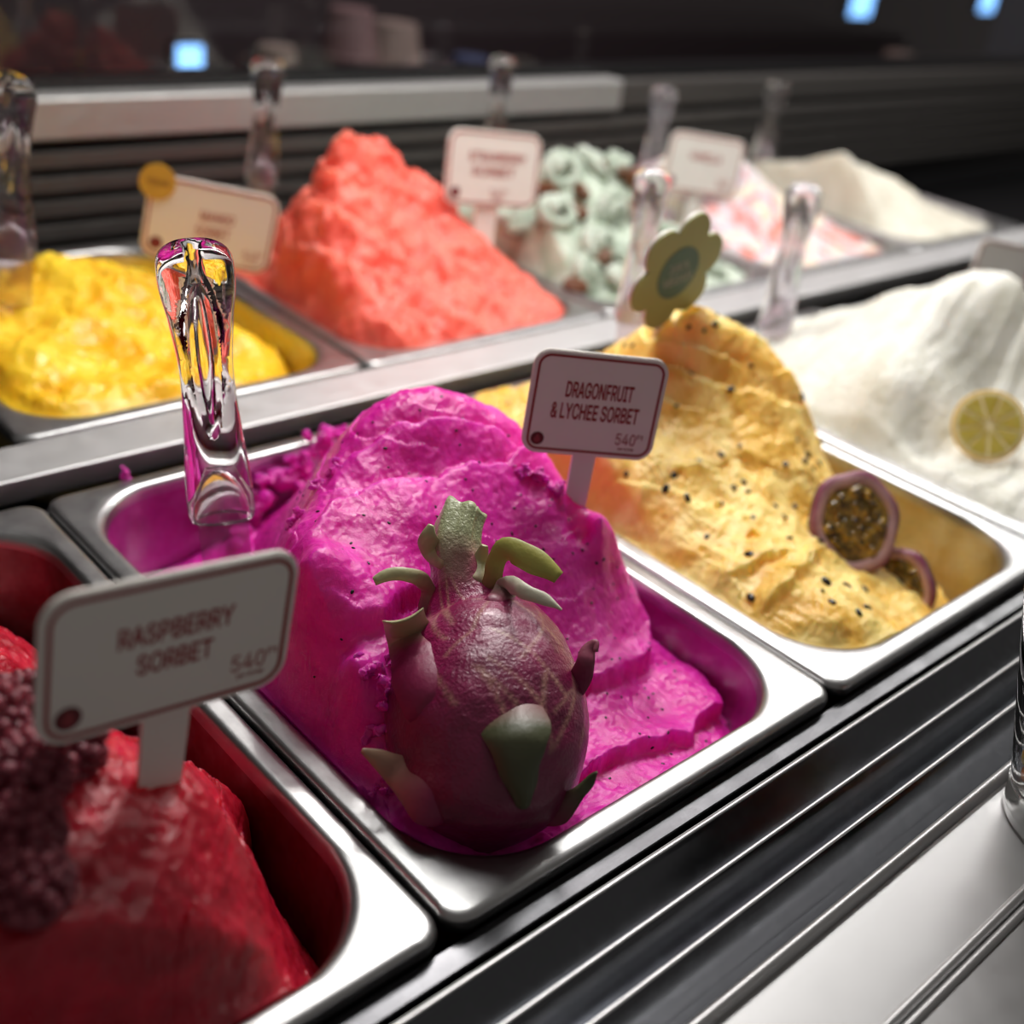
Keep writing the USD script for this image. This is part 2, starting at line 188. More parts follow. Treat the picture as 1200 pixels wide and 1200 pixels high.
DRAGON_LIPS = [[[0.0397, 0.1707], [0.0627, 0.1783], [0.0878, 0.1834], [0.1243, 0.177], [0.1499, 0.1751], [0.1814, 0.1738]], [[0.0987, 0.2029], [0.1178, 0.2052], [0.1443, 0.1981], [0.1715, 0.1886], [0.1874, 0.1735]], [[0.0248, 0.1469], [0.0333, 0.1236], [0.0481, 0.1166], [0.0783, 0.1285]], [[0.2029, 0.0875], [0.1649, 0.0739], [0.1415, 0.0692]], [[0.2229, 0.0477], [0.1716, 0.0306], [0.1311, 0.029], [0.1033, 0.0294]], [[0.01, 0.131], [0.0096, 0.0975], [0.0172, 0.0828]]]
PASSION_LIPS = [[[0.2523, 0.1715], [0.2559, 0.1325], [0.2708, 0.0962], [0.3039, 0.0882]], [[0.2713, 0.0664], [0.2949, 0.0636], [0.3657, 0.0927], [0.3978, 0.1132]], [[0.3472, 0.2456], [0.3676, 0.2077], [0.4097, 0.1831], [0.4349, 0.1621]], [[0.3106, 0.1632], [0.3657, 0.1602], [0.3998, 0.1353]]]
FRUIT_AXIS = [[0.1018, 0.128, 0.0823], [0.0887, 0.116, 0.068], [0.0881, 0.105, 0.0517], [0.0807, 0.085, 0.0368], [0.0666, 0.062, 0.0212], [0.0534, 0.045, 0.0052], [0.0465, 0.036, -0.0077], [0.0426, 0.031, -0.0132]]
FRUIT_R = [0.0105, 0.0118, 0.022, 0.038, 0.0435, 0.037, 0.022, 0.003]
BRACTS = {
    'left': ([[0.0359, 0.0625, 0.0508], [0.0375, 0.0717, 0.0546], [0.0419, 0.0836, 0.0559], [0.0486, 0.0962, 0.054], [0.04, 0.0901, 0.0688]], [0.03, 0.029, 0.024, 0.02, 0.017]),
    'curl': ([[0.0672, 0.1078, 0.051], [0.0709, 0.1122, 0.0574], [0.0612, 0.11, 0.0714], [0.0538, 0.1137, 0.0739], [0.0443, 0.1173, 0.0709]], [0.008, 0.007, 0.0065, 0.006, 0.004]),
    'green': ([[0.0887, 0.0923, 0.0657], [0.0912, 0.0936, 0.0796], [0.0939, 0.0911, 0.0856], [0.0977, 0.0798, 0.085], [0.1027, 0.0669, 0.081]], [0.009, 0.008, 0.011, 0.011, 0.006]),
    'pale': ([[0.0811, 0.0787, 0.0698], [0.0916, 0.0864, 0.0681], [0.081, 0.0675, 0.0827], [0.0845, 0.0583, 0.0826], [0.0877, 0.0495, 0.0799]], [0.012, 0.01, 0.007, 0.005, 0.001]),
    'front': ([[0.0578, 0.04, 0.0532], [0.0511, 0.0321, 0.0533], [0.0458, 0.0248, 0.0508], [0.0428, 0.0181, 0.0407], [0.0431, 0.0141, 0.0257]], [0.02, 0.028, 0.024, 0.016, 0.005]),
    'lowleft': ([[0.0213, 0.0427, 0.0211], [0.0193, 0.0494, 0.0214], [0.0195, 0.0606, 0.0203], [0.0148, 0.0661, 0.0245], [0.0088, 0.072, 0.0284]], [0.024, 0.019, 0.014, 0.009, 0.002]),
    'lowright': ([[0.0653, 0.0138, 0.0117], [0.0683, 0.0115, 0.0165], [0.0716, 0.01, 0.0214], [0.075, 0.0087, 0.0265], [0.0771, 0.0077, 0.0307]], [0.01, 0.008, 0.005, 0.004, 0.001]),
    'rightcurl': ([[0.0945, 0.0395, 0.047], [0.0956, 0.0389, 0.058], [0.1002, 0.0418, 0.0617], [0.1019, 0.0405, 0.0641], [0.1, 0.038, 0.0616]], [0.009, 0.008, 0.006, 0.004, 0.002]),
    'neck': ([[0.0785, 0.1131, 0.073], [0.0781, 0.1205, 0.0736], [0.0744, 0.1199, 0.0816], [0.0771, 0.1215, 0.0864]], [0.01, 0.011, 0.008, 0.003]),
    'neckright': ([[0.0857, 0.0978, 0.0681], [0.0923, 0.1046, 0.0731], [0.0929, 0.1041, 0.0798]], [0.008, 0.007, 0.003]),
}
# ---------------------------------------------------------------- the case (setting)
W, D = .25, .3638
put('floor', bx(-1.0, 3.2, -.02, 1.0, -.13, -.115), MAT['black'], kind='structure', smooth=False)
put('wall_back', bx(-1.0, 3.2, .868, .90, -.13, .118), MAT['black'], kind='structure', smooth=False)
put('trim_1', rounded_box(-1.0, 3.2, .3665, .372, -.115, -.012), MAT['black'], kind='structure')
put('trim_2', bx(-1.0, 3.2, -.0135, -.012, -.115, -.0105), MAT['black'], kind='structure', smooth=False)
put('window_1', trimesh.Trimesh([[-1.0, .876, .118], [3.2, .876, .118], [3.2, .876, 1.1], [-1.0, .876, 1.1]], [[0, 1, 2], [0, 2, 3]], process=False), MAT['pane'], kind='structure', smooth=False)
put('wall_shop', bx(-3.5, 9.0, 2.60, 2.66, -1.6, 3.2), MAT['dark'], kind='structure', smooth=False)
put('ground', bx(-3.5, 9.0, .95, 2.66, -1.66, -1.6), MAT['dark'], kind='structure', smooth=False)

# front edge: the slotted metal grille and the shelf before it
t = thing('front_grille', 'dark polished steel grille of three long slats before the front pans', 'grille', (.3, -.04, -.03))
put('support_ledge', rounded_box(-1.0, 3.2, -.0105, .0005, -.014, -.0085, .001), MAT['ledge'], t)
for y0, y1, drop in ((-.0185, -.0375, .012), (-.0395, -.0555, .012), (-.0575, -.0765, .016)):
    prof = [(y0, -.022), (y0, -.0015), (y0 - .0003, -.0005), (y0 - .0012, 0), (y0 - .0022, -.0003), (y0 - .0040, -.0022), (y0 - (y0 - y1) * .5, -drop * .62), (y1, -drop), (y1, -.022)]
    sl = put('slat', extrude_x(prof, -1.0, 3.2), MAT['slat'], t, smooth=50)
    a = np.linspace(0, 2 * np.pi, 10, endpoint=False); put('polished_edge', extrude_x([(y0 - .0010 + .0009 * np.cos(q), .0001 + .0008 * np.sin(q)) for q in a], -1.0, 3.2), MAT['bead'], sl, smooth=60)
s = thing('counter_shelf', 'pale brushed metal counter shelf with raised ridges along the front', 'shelf', (.3, -.2, -.02))
put('plate', rounded_box(-1.0, 3.2, -.42, -.0765, -.014, -.007, .002), MAT['shelf'], s)
for yc, r, h in ((-.0795, .0030, .006), (-.1215, .0024, .004), (-.1262, .0020, .003)):
    a = np.linspace(0, np.pi, 9); prof = [(yc + r * np.cos(q), -.0075 + h * np.sin(q)) for q in a]
    put('ridge', extrude_x(prof, -1.0, 3.2), MAT['shelf'], s, smooth=60)

# the rail that carries the back row
t = thing('steel_rail', 'brushed steel rail carrying the front edge of the back row of pans', 'rail', (.4, .41, -.02))
put('bar', rounded_box(-1.0, 3.2, .392, .4345, -.016, -.001, .002), MAT['rail'], t)
put('lip', rounded_box(-1.0, 3.2, .389, .3945, -.013, .0012, .0016), MAT['rail'], t)
# dark louvres behind the back row, with the pale band over them
t = thing('louvre_panel', 'dark ribbed louvre panel of long slats behind the back row of pans', 'louvre', (.4, .84, -.05))
put('backing', bx(-1.0, 3.2, .860, .8675, -.11, .066), MAT['black'], t, smooth=False)
for k in range(5):
    z = -.044 + .0220 * k
    put('slat', extrude_x([(.8595, z), (.846, z), (.836, z + .0030), (.836, z + .0150), (.839, z + .0165), (.8595, z + .0170)], -1.0, 3.2), MAT['louvre'], t, smooth=30)
t = thing('steel_band', 'pale steel strip running above the dark louvres at the back', 'steel strip', (.0, .84, .07))
put('strip', rounded_box(-1.0, .95, .835, .8665, .070, .108, .004), MAT['band'], t)
put('end_strip', rounded_box(.951, 3.2, .845, .8665, .070, .104, .003), MAT['louvre'], t)

# ---------------------------------------------------------------- pans
def pan_rings(W, D):
    c = np.array([W / 2, D / 2])
    spec = [(.0010, .010, -.0080), (.0002, .011, -.0055), (0, .011, -.0035), (.0006, .011, -.0012), (.0020, .0105, 0), (.0040, .0105, .0003), (.0085, .040, .0006), (.0105, .046, .0006), (.0122, .048, -.0004), (.0134, .048, -.0028), (.0141, .048, -.0070)]
    wall = [(.0141, .048, -.0070), (.0150, .048, -.016), (.0180, .047, -.040), (.0215, .045, -.064), (.0255, .042, -.074), (.0330, .036, -.0795), (.045, .03, -.081)]
    R = lambda s: [np.c_[rrect(W - 2 * i, D - 2 * i, r, 14) + c, np.full(60, z)] for i, r, z in s]
    return R(spec), R(wall)
def make_pan(x0, y0, W, D, label, basin):
    t = thing('steel_pan', label, 'pan', (x0 + W / 2, y0 + D / 2, -.081))
    a, b = pan_rings(W, D)
    off = np.array([x0, y0, 0])
    put('rim', loft([r + off for r in a], False, False), MAT['steel'], t, smooth=40)
    put('basin', loft([r + off for r in b], False, True), MAT[basin], t, smooth=40)
G = .0022
BX0, BY0, BW, BD = .017, .4365, .258, .318
make_pan(-W + G / 2, 0, W - G, D, 'steel pan of deep red raspberry sorbet in the front row', 'basin_red')
make_pan(G / 2, 0, W - G, D, 'steel pan of magenta sorbet holding the dragonfruit', 'basin_pink')
make_pan(W + G / 2, 0, W - G, D, 'steel pan of yellow seed-flecked sorbet in the front row', 'basin_yellow')
make_pan(2 * W + G / 2, 0, W - G, D, 'steel pan of white ice cream with the lemon slice', 'basin_white')
for k, (lb, mt) in enumerate([('back-row steel pan of bright yellow mango sorbet', 'basin_mango'), ('back-row steel pan of heaped coral red sorbet', 'basin_coral'), ('back-row steel pan of pale green mint ice cream', 'basin'), ('back-row steel pan of pink and orange swirled ice cream', 'basin'), ('back-row steel pan of plain cream ice cream', 'basin_white')]):
    make_pan(BX0 + k * (BW + G), BY0, BW, BD, lb, mt)

# ---------------------------------------------------------------- heaps of ice
def seg_signed(p, line):
    """distance to a polyline and on which side of it"""
    best = np.full(len(p), 9.0); side = np.zeros(len(p))
    for a, b in zip(line[:-1], line[1:]):
        a, b = np.array(a), np.array(b); d = b - a; L = max(np.linalg.norm(d), 1e-9); u = d / L
        q = p - a; s = np.clip(q @ u, 0, L); w = q - s[:, None] * u; dist = np.linalg.norm(w, axis=1)
        sg = np.sign(u[0] * q[:, 1] - u[1] * q[:, 0]); m = dist < best
        best[m] = dist[m]; side[m] = sg[m]
    return best, side
def ridged(p, seed, octaves=3):
    return sum(.5 ** o * (1 - np.abs(2 * noise(p * 2 ** o, seed + o) - 1)) for o in range(octaves)) / 1.75
def make_mound(pts, x0, y0, W, D, nx, ny, seed, smears, lips=(), lump=(.0, 60), grain=.0006, smoothing=2e-6, floor=-.076, disp=.0, terr=None, dents=()):
    pts = np.array(pts); f = RBFInterpolator(pts[:, :2], pts[:, 2], kernel='thin_plate_spline', smoothing=smoothing)
    ins = .0146; w, d, r = W - 2 * ins, D - 2 * ins, .046
    u, v = np.meshgrid(np.linspace(-1, 1, nx), np.linspace(-1, 1, ny))
    X, Y = u.ravel() * w / 2, v.ravel() * d / 2
    cx, cy = np.abs(X) - (w / 2 - r), np.abs(Y) - (d / 2 - r)      # square grid drawn in to the rounded corners
    m = (cx > 0) & (cy > 0); rho = np.hypot(cx, cy); q = np.maximum(np.maximum(cx, cy), 1e-9); kx = np.where(m, cx / np.maximum(rho, 1e-9) * q, cx); ky = np.where(m, cy / np.maximum(rho, 1e-9) * q, cy)
    X = np.where(m, np.sign(X) * (w / 2 - r + kx), X); Y = np.where(m, np.sign(Y) * (d / 2 - r + ky), Y)
    cx, cy = np.abs(X) - (w / 2 - r), np.abs(Y) - (d / 2 - r)
    edge = np.where((cx > 0) & (cy > 0), r - np.hypot(np.maximum(cx, 0), np.maximum(cy, 0)), np.minimum(w / 2 - np.abs(X), d / 2 - np.abs(Y)))
    P = np.c_[X + x0 + W / 2, Y + y0 + D / 2]
    z = f(P)
    P3 = np.c_[P, np.zeros(len(P))]
    wob = (fbm(P3 * 45, 3, seed + 9) - .5)
    for line, h, sharp, decay in lips:
        dist, side = seg_signed(P + .010 * np.c_[wob, fbm(P3 * 45 + 7, 3, seed + 19) - .5], line)
        z += h * np.where(side > 0, np.exp(-(dist / decay) ** 1.5), np.exp(-(dist / sharp) ** 2))
    for ang, sx, sy, amp in smears:                                  # spatula drags: noise stretched along one direction
        c, s_ = math.cos(ang), math.sin(ang)
        a, b = c * P[:, 0] + s_ * P[:, 1], -s_ * P[:, 0] + c * P[:, 1]
        b = b + .012 * (fbm(P3 * 25, 2, seed + 3) - .5); a = a + .02 * (fbm(P3 * 18, 2, seed + 4) - .5)
        z += amp * (ridged(np.c_[a * sx, b * sy, np.zeros(len(a))], seed) - .55) * 2
    for x, y, rr, h in dents: z += h * np.exp(-((P[:, 0] - x) ** 2 + (P[:, 1] - y) ** 2) / rr ** 2)
    if terr:                                                         # ragged ledges where one layer ends over the next
        q = (z + .022 * (fbm(P3 * 28 + 2, 3, seed + 21) - .5) + .25 * P[:, 0]) / terr[1]; fr = q - np.floor(q)
        z += terr[0] * (fr ** 1.5 - .4) * np.clip((fbm(P3 * 22, 3, seed + 25) - .35) * 4, 0, 1)
    if lump[0]: z += lump[0] * (ridged(P3 * lump[1] + 3, seed + 5, 3) - .5) * 2
    k = np.clip(edge / .012, 0, 1); k = k * k * (3 - 2 * k)
    z = np.where(z > -.003, -.003 + (z + .003) * k, z)
    z = np.maximum(z, floor + .002)
    sc = 1 - np.clip(-z, 0, .08) * .75                               # the pan narrows downwards
    P = np.c_[(P[:, 0] - x0 - W / 2) * sc + x0 + W / 2, (P[:, 1] - y0 - D / 2) * sc + y0 + D / 2]
    V = np.c_[P, z]; F = grid_faces(nx, ny)
    top = trimesh.Trimesh(V, F, process=False); n = top.vertex_normals
    g = grain * (ridged(V * 220, seed + 11, 2) - .5) * 2 + disp * (fbm(V * 70, 3, seed + 13) - .5) * 2
    keep = np.clip(edge / .004, 0, 1)[:, None]
    V = V + n * (g[:, None] * keep)
    brd = np.r_[np.arange(nx), np.arange(1, ny) * nx + nx - 1, (ny - 1) * nx + np.arange(nx - 2, -1, -1), np.arange(ny - 2, 0, -1) * nx]
    low = V[brd].copy(); low[:, 2] = floor; low[:, :2] = (low[:, :2] - [x0 + W / 2, y0 + D / 2]) * .9 + [x0 + W / 2, y0 + D / 2]
    nv = len(V); nb = len(brd); j = np.arange(nb); kk = (j + 1) % nb
    V = np.vstack([V, low, [[x0 + W / 2, y0 + D / 2, floor]]])
    F = np.vstack([F, np.c_[brd[j], nv + j, brd[kk]], np.c_[brd[kk], nv + j, nv + kk], np.c_[np.full(nb, nv + nb), nv + kk, nv + j]])
    mesh = trimesh.Trimesh(V, F, process=False)
    tree = cKDTree(V[:nx * ny, :2])
    def at(x, y): i = tree.query([x, y])[1]; return V[i], n[i]
    return mesh, at, (V[:nx * ny], n, edge)
def ell(c, r, R=np.eye(3), sub=1):
    m = trimesh.creation.icosphere(sub); m.vertices = (np.asarray(m.vertices) * r) @ np.asarray(R).T + c; return m
def scatter_seeds(rng, surf, count, size, ok):
    V, n, edge = surf; out = []
    while len(out) < count:
        i = rng.integers(len(V))
        if edge[i] < .006 or not ok(V[i]): continue
        if any(np.linalg.norm(V[i] - q[0]) < size * 3 for q in out[-400:]): continue
        out.append((V[i], n[i]))
    return out

CX = lambda k: W * k + G / 2
# magenta dragonfruit sorbet
SLAB1 = [(.147, .0734), (.1693, .0761), (.1977, .0828), (.2277, .109), (.232, .13)]
SLAB2 = [(.115, .038), (.142, .0365), (.1744, .0324), (.2179, .0419), (.228, .055), (.236, .085)]
lips = [(DRAGON_LIPS[0], -.007, .0025, .020), (DRAGON_LIPS[1], -.005, .002, .014), (DRAGON_LIPS[2], .009, .002, .014), (SLAB1, .009, .0016, .022), (SLAB2, .009, .0016, .020), (DRAGON_LIPS[5], .006, .002, .01)]
mesh, DRAGON_AT, surf = make_mound(DRAGON_PTS, CX(0), 0, W - G, D, 300, 430, 3, [(.35, 7, 38, .0019), (1.0, 14, 60, .0008)], lips, (.0010, 70), .0006, terr=(.0016, .022), dents=[(.036, .113, .016, -.010), (.10, .16, .02, .004)])
t = thing('dragonfruit_sorbet', 'bright magenta sorbet heap flecked with black seeds under the dragonfruit', 'sorbet', (.125, .18, -.076))
put('heap', mesh, MAT['dragon'], t, smooth=True)
rng = np.random.default_rng(5)
ms = []
for p, n in scatter_seeds(rng, surf, 230, .0011, lambda v: v[2] > -.05):
    ms.append(ell(p + n * .0001, np.array([.0009, .0006, .0004]) * rng.uniform(.7, 1.3), frame(n) @ rotv([0, 0, 1], rng.uniform(0, 6.28))))
put('seed_specks', cat_(ms), MAT['seed'], t, smooth=True, kind='stuff')
def crumbs(spots, seed):
    r = np.random.default_rng(seed); ms = []
    for x, y, z, s in spots:
        for _ in range(9):
            ms.append(ell(np.array([x, y, z]) + r.normal(0, s * .6, 3), s * r.uniform(.30, .75, 3), sub=3))
    m = cat_(ms); v = np.asarray(m.vertices); m.vertices = v + (np.stack([noise(v * 260, q) for q in (1, 2, 3)], 1) - .5) * .0045 + (np.stack([noise(v * 900, q) for q in (4, 5, 6)], 1) - .5) * .0014; return m
put('scraped_bits', crumbs([(.118, .332, -.028, .006), (.128, .336, -.020, .007), (.142, .338, -.012, .007), (.156, .341, -.006, .006), (.172, .344, .002, .006), (.182, .345, .005, .0055), (.104, .325, -.034, .006), (.15, .333, -.02, .007)], 2), MAT['dragon'], t, smooth=True, kind='stuff')
put('scraped_bits', crumbs([(.060, .238, .004, .005), (.072, .236, .006, .006), (.055, .246, -.004, .006), (.085, .240, .004, .006), (.035, .245, -.022, .006)], 4), MAT['dragon'], t, smooth=True, kind='stuff')
put('scraped_bits', crumbs([(*DRAGON_AT(x, y)[0], s) for x, y, s in ((.030, .100, .004), (.036, .092, .0045), (.028, .088, .004), (.040, .100, .004), (.033, .078, .0045), (.024, .075, .0035), (.171, .165, .004), (.18, .16, .0035), (.186, .152, .004), (.06, .2, .0035), (.075, .205, .003), (.085, .205, .003))], 9), MAT['dragon'], t, smooth=True, kind='stuff')
put('sorbet_crumb', crumbs([(.052, .3655, .003, .0022)], 7), MAT['dragon'], smooth=True, label='tiny magenta crumb of sorbet dropped on the pan\'s back edge', cat='sorbet crumb')

# yellow passion fruit sorbet
lips = [(PASSION_LIPS[0], .006, .003, .012), (PASSION_LIPS[1], .006, .003, .012), (PASSION_LIPS[2], -.004, .003, .012), (PASSION_LIPS[3], .004, .003, .012)]
mesh, PASSION_AT, surf = make_mound(PASSION_PTS, CX(1), 0, W - G, D, 270, 390, 21, [(.5, 9, 36, .0022), (1.2, 16, 50, .0014)], lips, (.0026, 55), .0008, terr=(.0040, .019), dents=[(.395, .105, .022, -.016)])
t = thing('passion_fruit_sorbet', 'pale yellow sorbet heap dotted with black seeds beside the magenta one', 'sorbet', (.375, .18, -.076))
put('heap', mesh, MAT['passion'], t, smooth=True)
rng = np.random.default_rng(8)
for p, n in scatter_seeds(rng, surf, 80, .0026, lambda v: v[2] > -.01 and v[0] < .47):
    put('seed', ell(p + n * .0002, np.array([.0029, .0020, .0012]) * rng.uniform(.6, 1.2), frame(n) @ rotv([0, 0, 1], rng.uniform(0, 6.28))), MAT['seedbrown'], t, smooth=True)

def heap(name, label, pts, x0, y0, W, D, nx, ny, seed, smears, lump, mat, cat='ice cream', **k):
    mesh, at, surf = make_mound(pts, x0, y0, W, D, nx, ny, seed, smears, (), lump, **k)
    t = thing(name, label, cat, (x0 + W / 2, y0 + D / 2, -.076)); put('heap', mesh, MAT[mat], t, smooth=True)
    return t, at, surf
t, WHITE_AT, _ = heap('lemon_ice_cream', 'tall white ice cream heap scored with grooves, beside the yellow sorbet', WHITE_PTS, CX(2), 0, W - G, D, 230, 320, 31, [(.16, 3, 26, .0065), (.2, 6, 60, .0012)], (.0008, 60), 'white')
t, RASP_AT, surf = heap('raspberry_sorbet', 'deep red raspberry sorbet heap in the near left pan', RASP_PTS, -W + G / 2, 0, W - G, D, 280, 400, 41, [(1.2, 10, 40, .0026), (.9, 20, 80, .0010)], (.0024, 60), 'rasp', 'sorbet', terr=(.004, .02), grain=.0009)
B = lambda k: BX0 + k * (BW + G)
heap('mango_sorbet', 'glossy bright yellow mango sorbet in the back row', MANGO_PTS, B(0), BY0, BW, BD, 200, 240, 51, [(.9, 6, 20, .006), (1.9, 8, 26, .004)], (.005, 26), 'mango', 'sorbet', terr=(.006, .02))
heap('strawberry_sorbet', 'rough peaked coral red sorbet heap in the back row', CORAL_PTS, B(1), BY0, BW, BD, 230, 270, 61, [(1.3, 14, 22, .005)], (.009, 28), 'coral', 'sorbet', disp=.005, terr=(.008, .03), dents=[(.352, .60, .016, .016), (.40, .605, .018, .014), (.378, .6, .010, -.006)])
t, at, surf = heap('mint_chocolate_ice_cream', 'pale green curled ice cream with brown chocolate pieces in the back row', MINT_PTS, B(2), BY0, BW, BD, 170, 200, 71, [(1.2, 20, 20, .004)], (.004, 30), 'mint', disp=.002)
rng = np.random.default_rng(17)
def curl(c, R, r0, turns=1.5, tube=.008):
    a = np.linspace(0, turns * 2 * np.pi, 26); rad = r0 * (1 - .62 * a / a[-1]); path = np.c_[rad * np.cos(a), rad * np.sin(a), .012 * a / a[-1]]
    ms = [ell(p, tube * (1 - .4 * i / 26), sub=1) for i, p in enumerate(path)]
    m = cat_(ms); return moved(m, R, c)
for k, (x, y) in enumerate([(.60, .52), (.64, .55), (.69, .56), (.72, .58), (.66, .60), (.62, .60), (.58, .56), (.575, .505), (.63, .50), (.70, .52), (.745, .55), (.60, .475), (.66, .475), (.72, .48), (.565, .60), (.70, .61)]):
    p, n = at(x, y)
    put('curl', curl(p, frame(n + rng.normal(0, .3, 3)), .020), MAT['mint'], t, smooth=True)
    q, n2 = at(x + rng.uniform(-.025, .025), y + rng.uniform(-.02, .02)); b = trimesh.creation.icosphere(1); b.vertices *= np.array([.014, .009, .007]); b.vertices += (noise(np.asarray(b.vertices) * 300, k)[:, None] - .5) * .006
    put('chocolate_piece', moved(b, frame(n2 + rng.normal(0, .6, 3)), q + n2 * .007), MAT['choc'], t, smooth=False)
heap('swirled_ice_cream', 'pink, orange and lilac swirled ice cream in the back row', PINK_PTS, B(3), BY0, BW, BD, 160, 190, 81, [(1.0, 10, 25, .003)], (.003, 40), 'swirl')
heap('cream_ice_cream', 'plain cream coloured ice cream heap at the far right of the back row', CREAM_PTS, B(4), BY0, BW, BD, 160, 190, 91, [(.4, 6, 25, .003)], (.002, 40), 'cream')

# ---------------------------------------------------------------- the dragonfruit
def tube_body(axis, radii, nt=150, na=150):
    axis = np.asarray(axis, float); radii = np.asarray(radii, float)
    s = np.r_[0, np.cumsum(np.linalg.norm(np.diff(axis, axis=0), axis=1))]; s /= s[-1]
    t = np.linspace(0, 1, nt) ** .9; C = PchipInterpolator(s, axis)(t); r = np.maximum(PchipInterpolator(s, radii)(t), .0004)
    T = np.gradient(C, axis=0); T /= np.linalg.norm(T, axis=1)[:, None]
    N = np.cross(T, [1, 0, 0.]); N /= np.linalg.norm(N, axis=1)[:, None]; Bn = np.cross(T, N)
    a = np.linspace(0, 2 * np.pi, na, endpoint=False)
    dirs = np.cos(a)[None, :, None] * N[:, None] + np.sin(a)[None, :, None] * Bn[:, None]
    V = (C[:, None] + r[:, None, None] * dirs).reshape(-1, 3)
    i = np.arange(nt - 1)[:, None] * na; j = np.arange(na)[None]; k = (j + 1) % na
    q = np.stack([i + j, i + k, i + na + k, i + na + j], -1).reshape(-1, 4)
    F = np.vstack([q[:, [0, 2, 1]], q[:, [0, 3, 2]]])
    V = np.vstack([V, C[0], C[-1]]); jj = np.arange(na); kk = (jj + 1) % na
    F = np.vstack([F, np.c_[np.full(na, len(V) - 2), jj, kk], np.c_[np.full(na, len(V) - 1), (nt - 1) * na + kk, (nt - 1) * na + jj]])
    m = trimesh.Trimesh(V, F, process=False)
    if m.volume < 0: m.invert()
    return m, np.r_[np.repeat(t, na), 0, 1], np.r_[np.tile(a, nt), 0, 0], C
FR, FT, FA, FC = tube_body(FRUIT_AXIS, FRUIT_R)
n = FR.vertex_normals; v = np.asarray(FR.vertices)
# long soft ribs run from the scales' roots down the skin
rib = np.maximum(ridged(np.c_[FA * 1.3 + 1.2 * FT, FT * 4, FA * 0], 4, 1), 0) - .5
FR.vertices = v + n * (.0016 * rib + .0006 * (fbm(v * 160, 3, 6) - .5) * 2 + .0010 * np.sin(6 * FA + 5 * FT) * np.clip(1 - FT * 4, 0, 1))[:, None]
skin = np.array([.12, .003, .034]); bright = np.array([.36, .013, .115]); green = np.array([.34, .36, .20]); pale = np.array([.42, .24, .17])
mix = lambda a, b, k: a * (1 - k)[:, None] + b * k[:, None]
k1 = np.clip(fbm(v * 55, 4, 2) * 2.2 - .6, 0, 1) * np.clip(1.25 - FT * 1.1, .15, 1)
tint = mix(np.tile(skin, (len(v), 1)), bright, k1)
vr = np.random.default_rng(31); vein = np.zeros(len(v))              # thin pale veins that run down and across the skin
for _ in range(46):
    t0, a0 = vr.uniform(.16, .62), vr.uniform(0, 2 * np.pi); t1, a1 = t0 + vr.uniform(.08, .24), a0 + vr.choice([-1, 1]) * vr.uniform(.15, .75); bow = vr.uniform(-.15, .15)
    for ref in (-2 * np.pi, 0, 2 * np.pi):
        q = np.clip((FT - t0) / (t1 - t0), 0, 1); ac = a0 + (a1 - a0) * q + bow * np.sin(np.pi * q) + ref
        dd = np.hypot((FA - ac) * .040, (FT - (t0 + (t1 - t0) * q)) * .15); vein = np.maximum(vein, np.exp(-(dd / .0011) ** 2) * (.4 + .6 * noise(v * 130, 3)))
tint = mix(tint, pale, vein * .8)
kg = np.clip((.20 - FT + .10 * (fbm(v * 90, 3, 3) - .5)) / .13, 0, 1); tint = mix(tint, green, kg)
t = thing('dragonfruit', 'whole purple dragonfruit with green tipped scales lying on the magenta sorbet', 'dragonfruit', tuple(np.array(FRUIT_AXIS).mean(0)))
put('body', FR, MAT['fruit'], t, tint=tint)
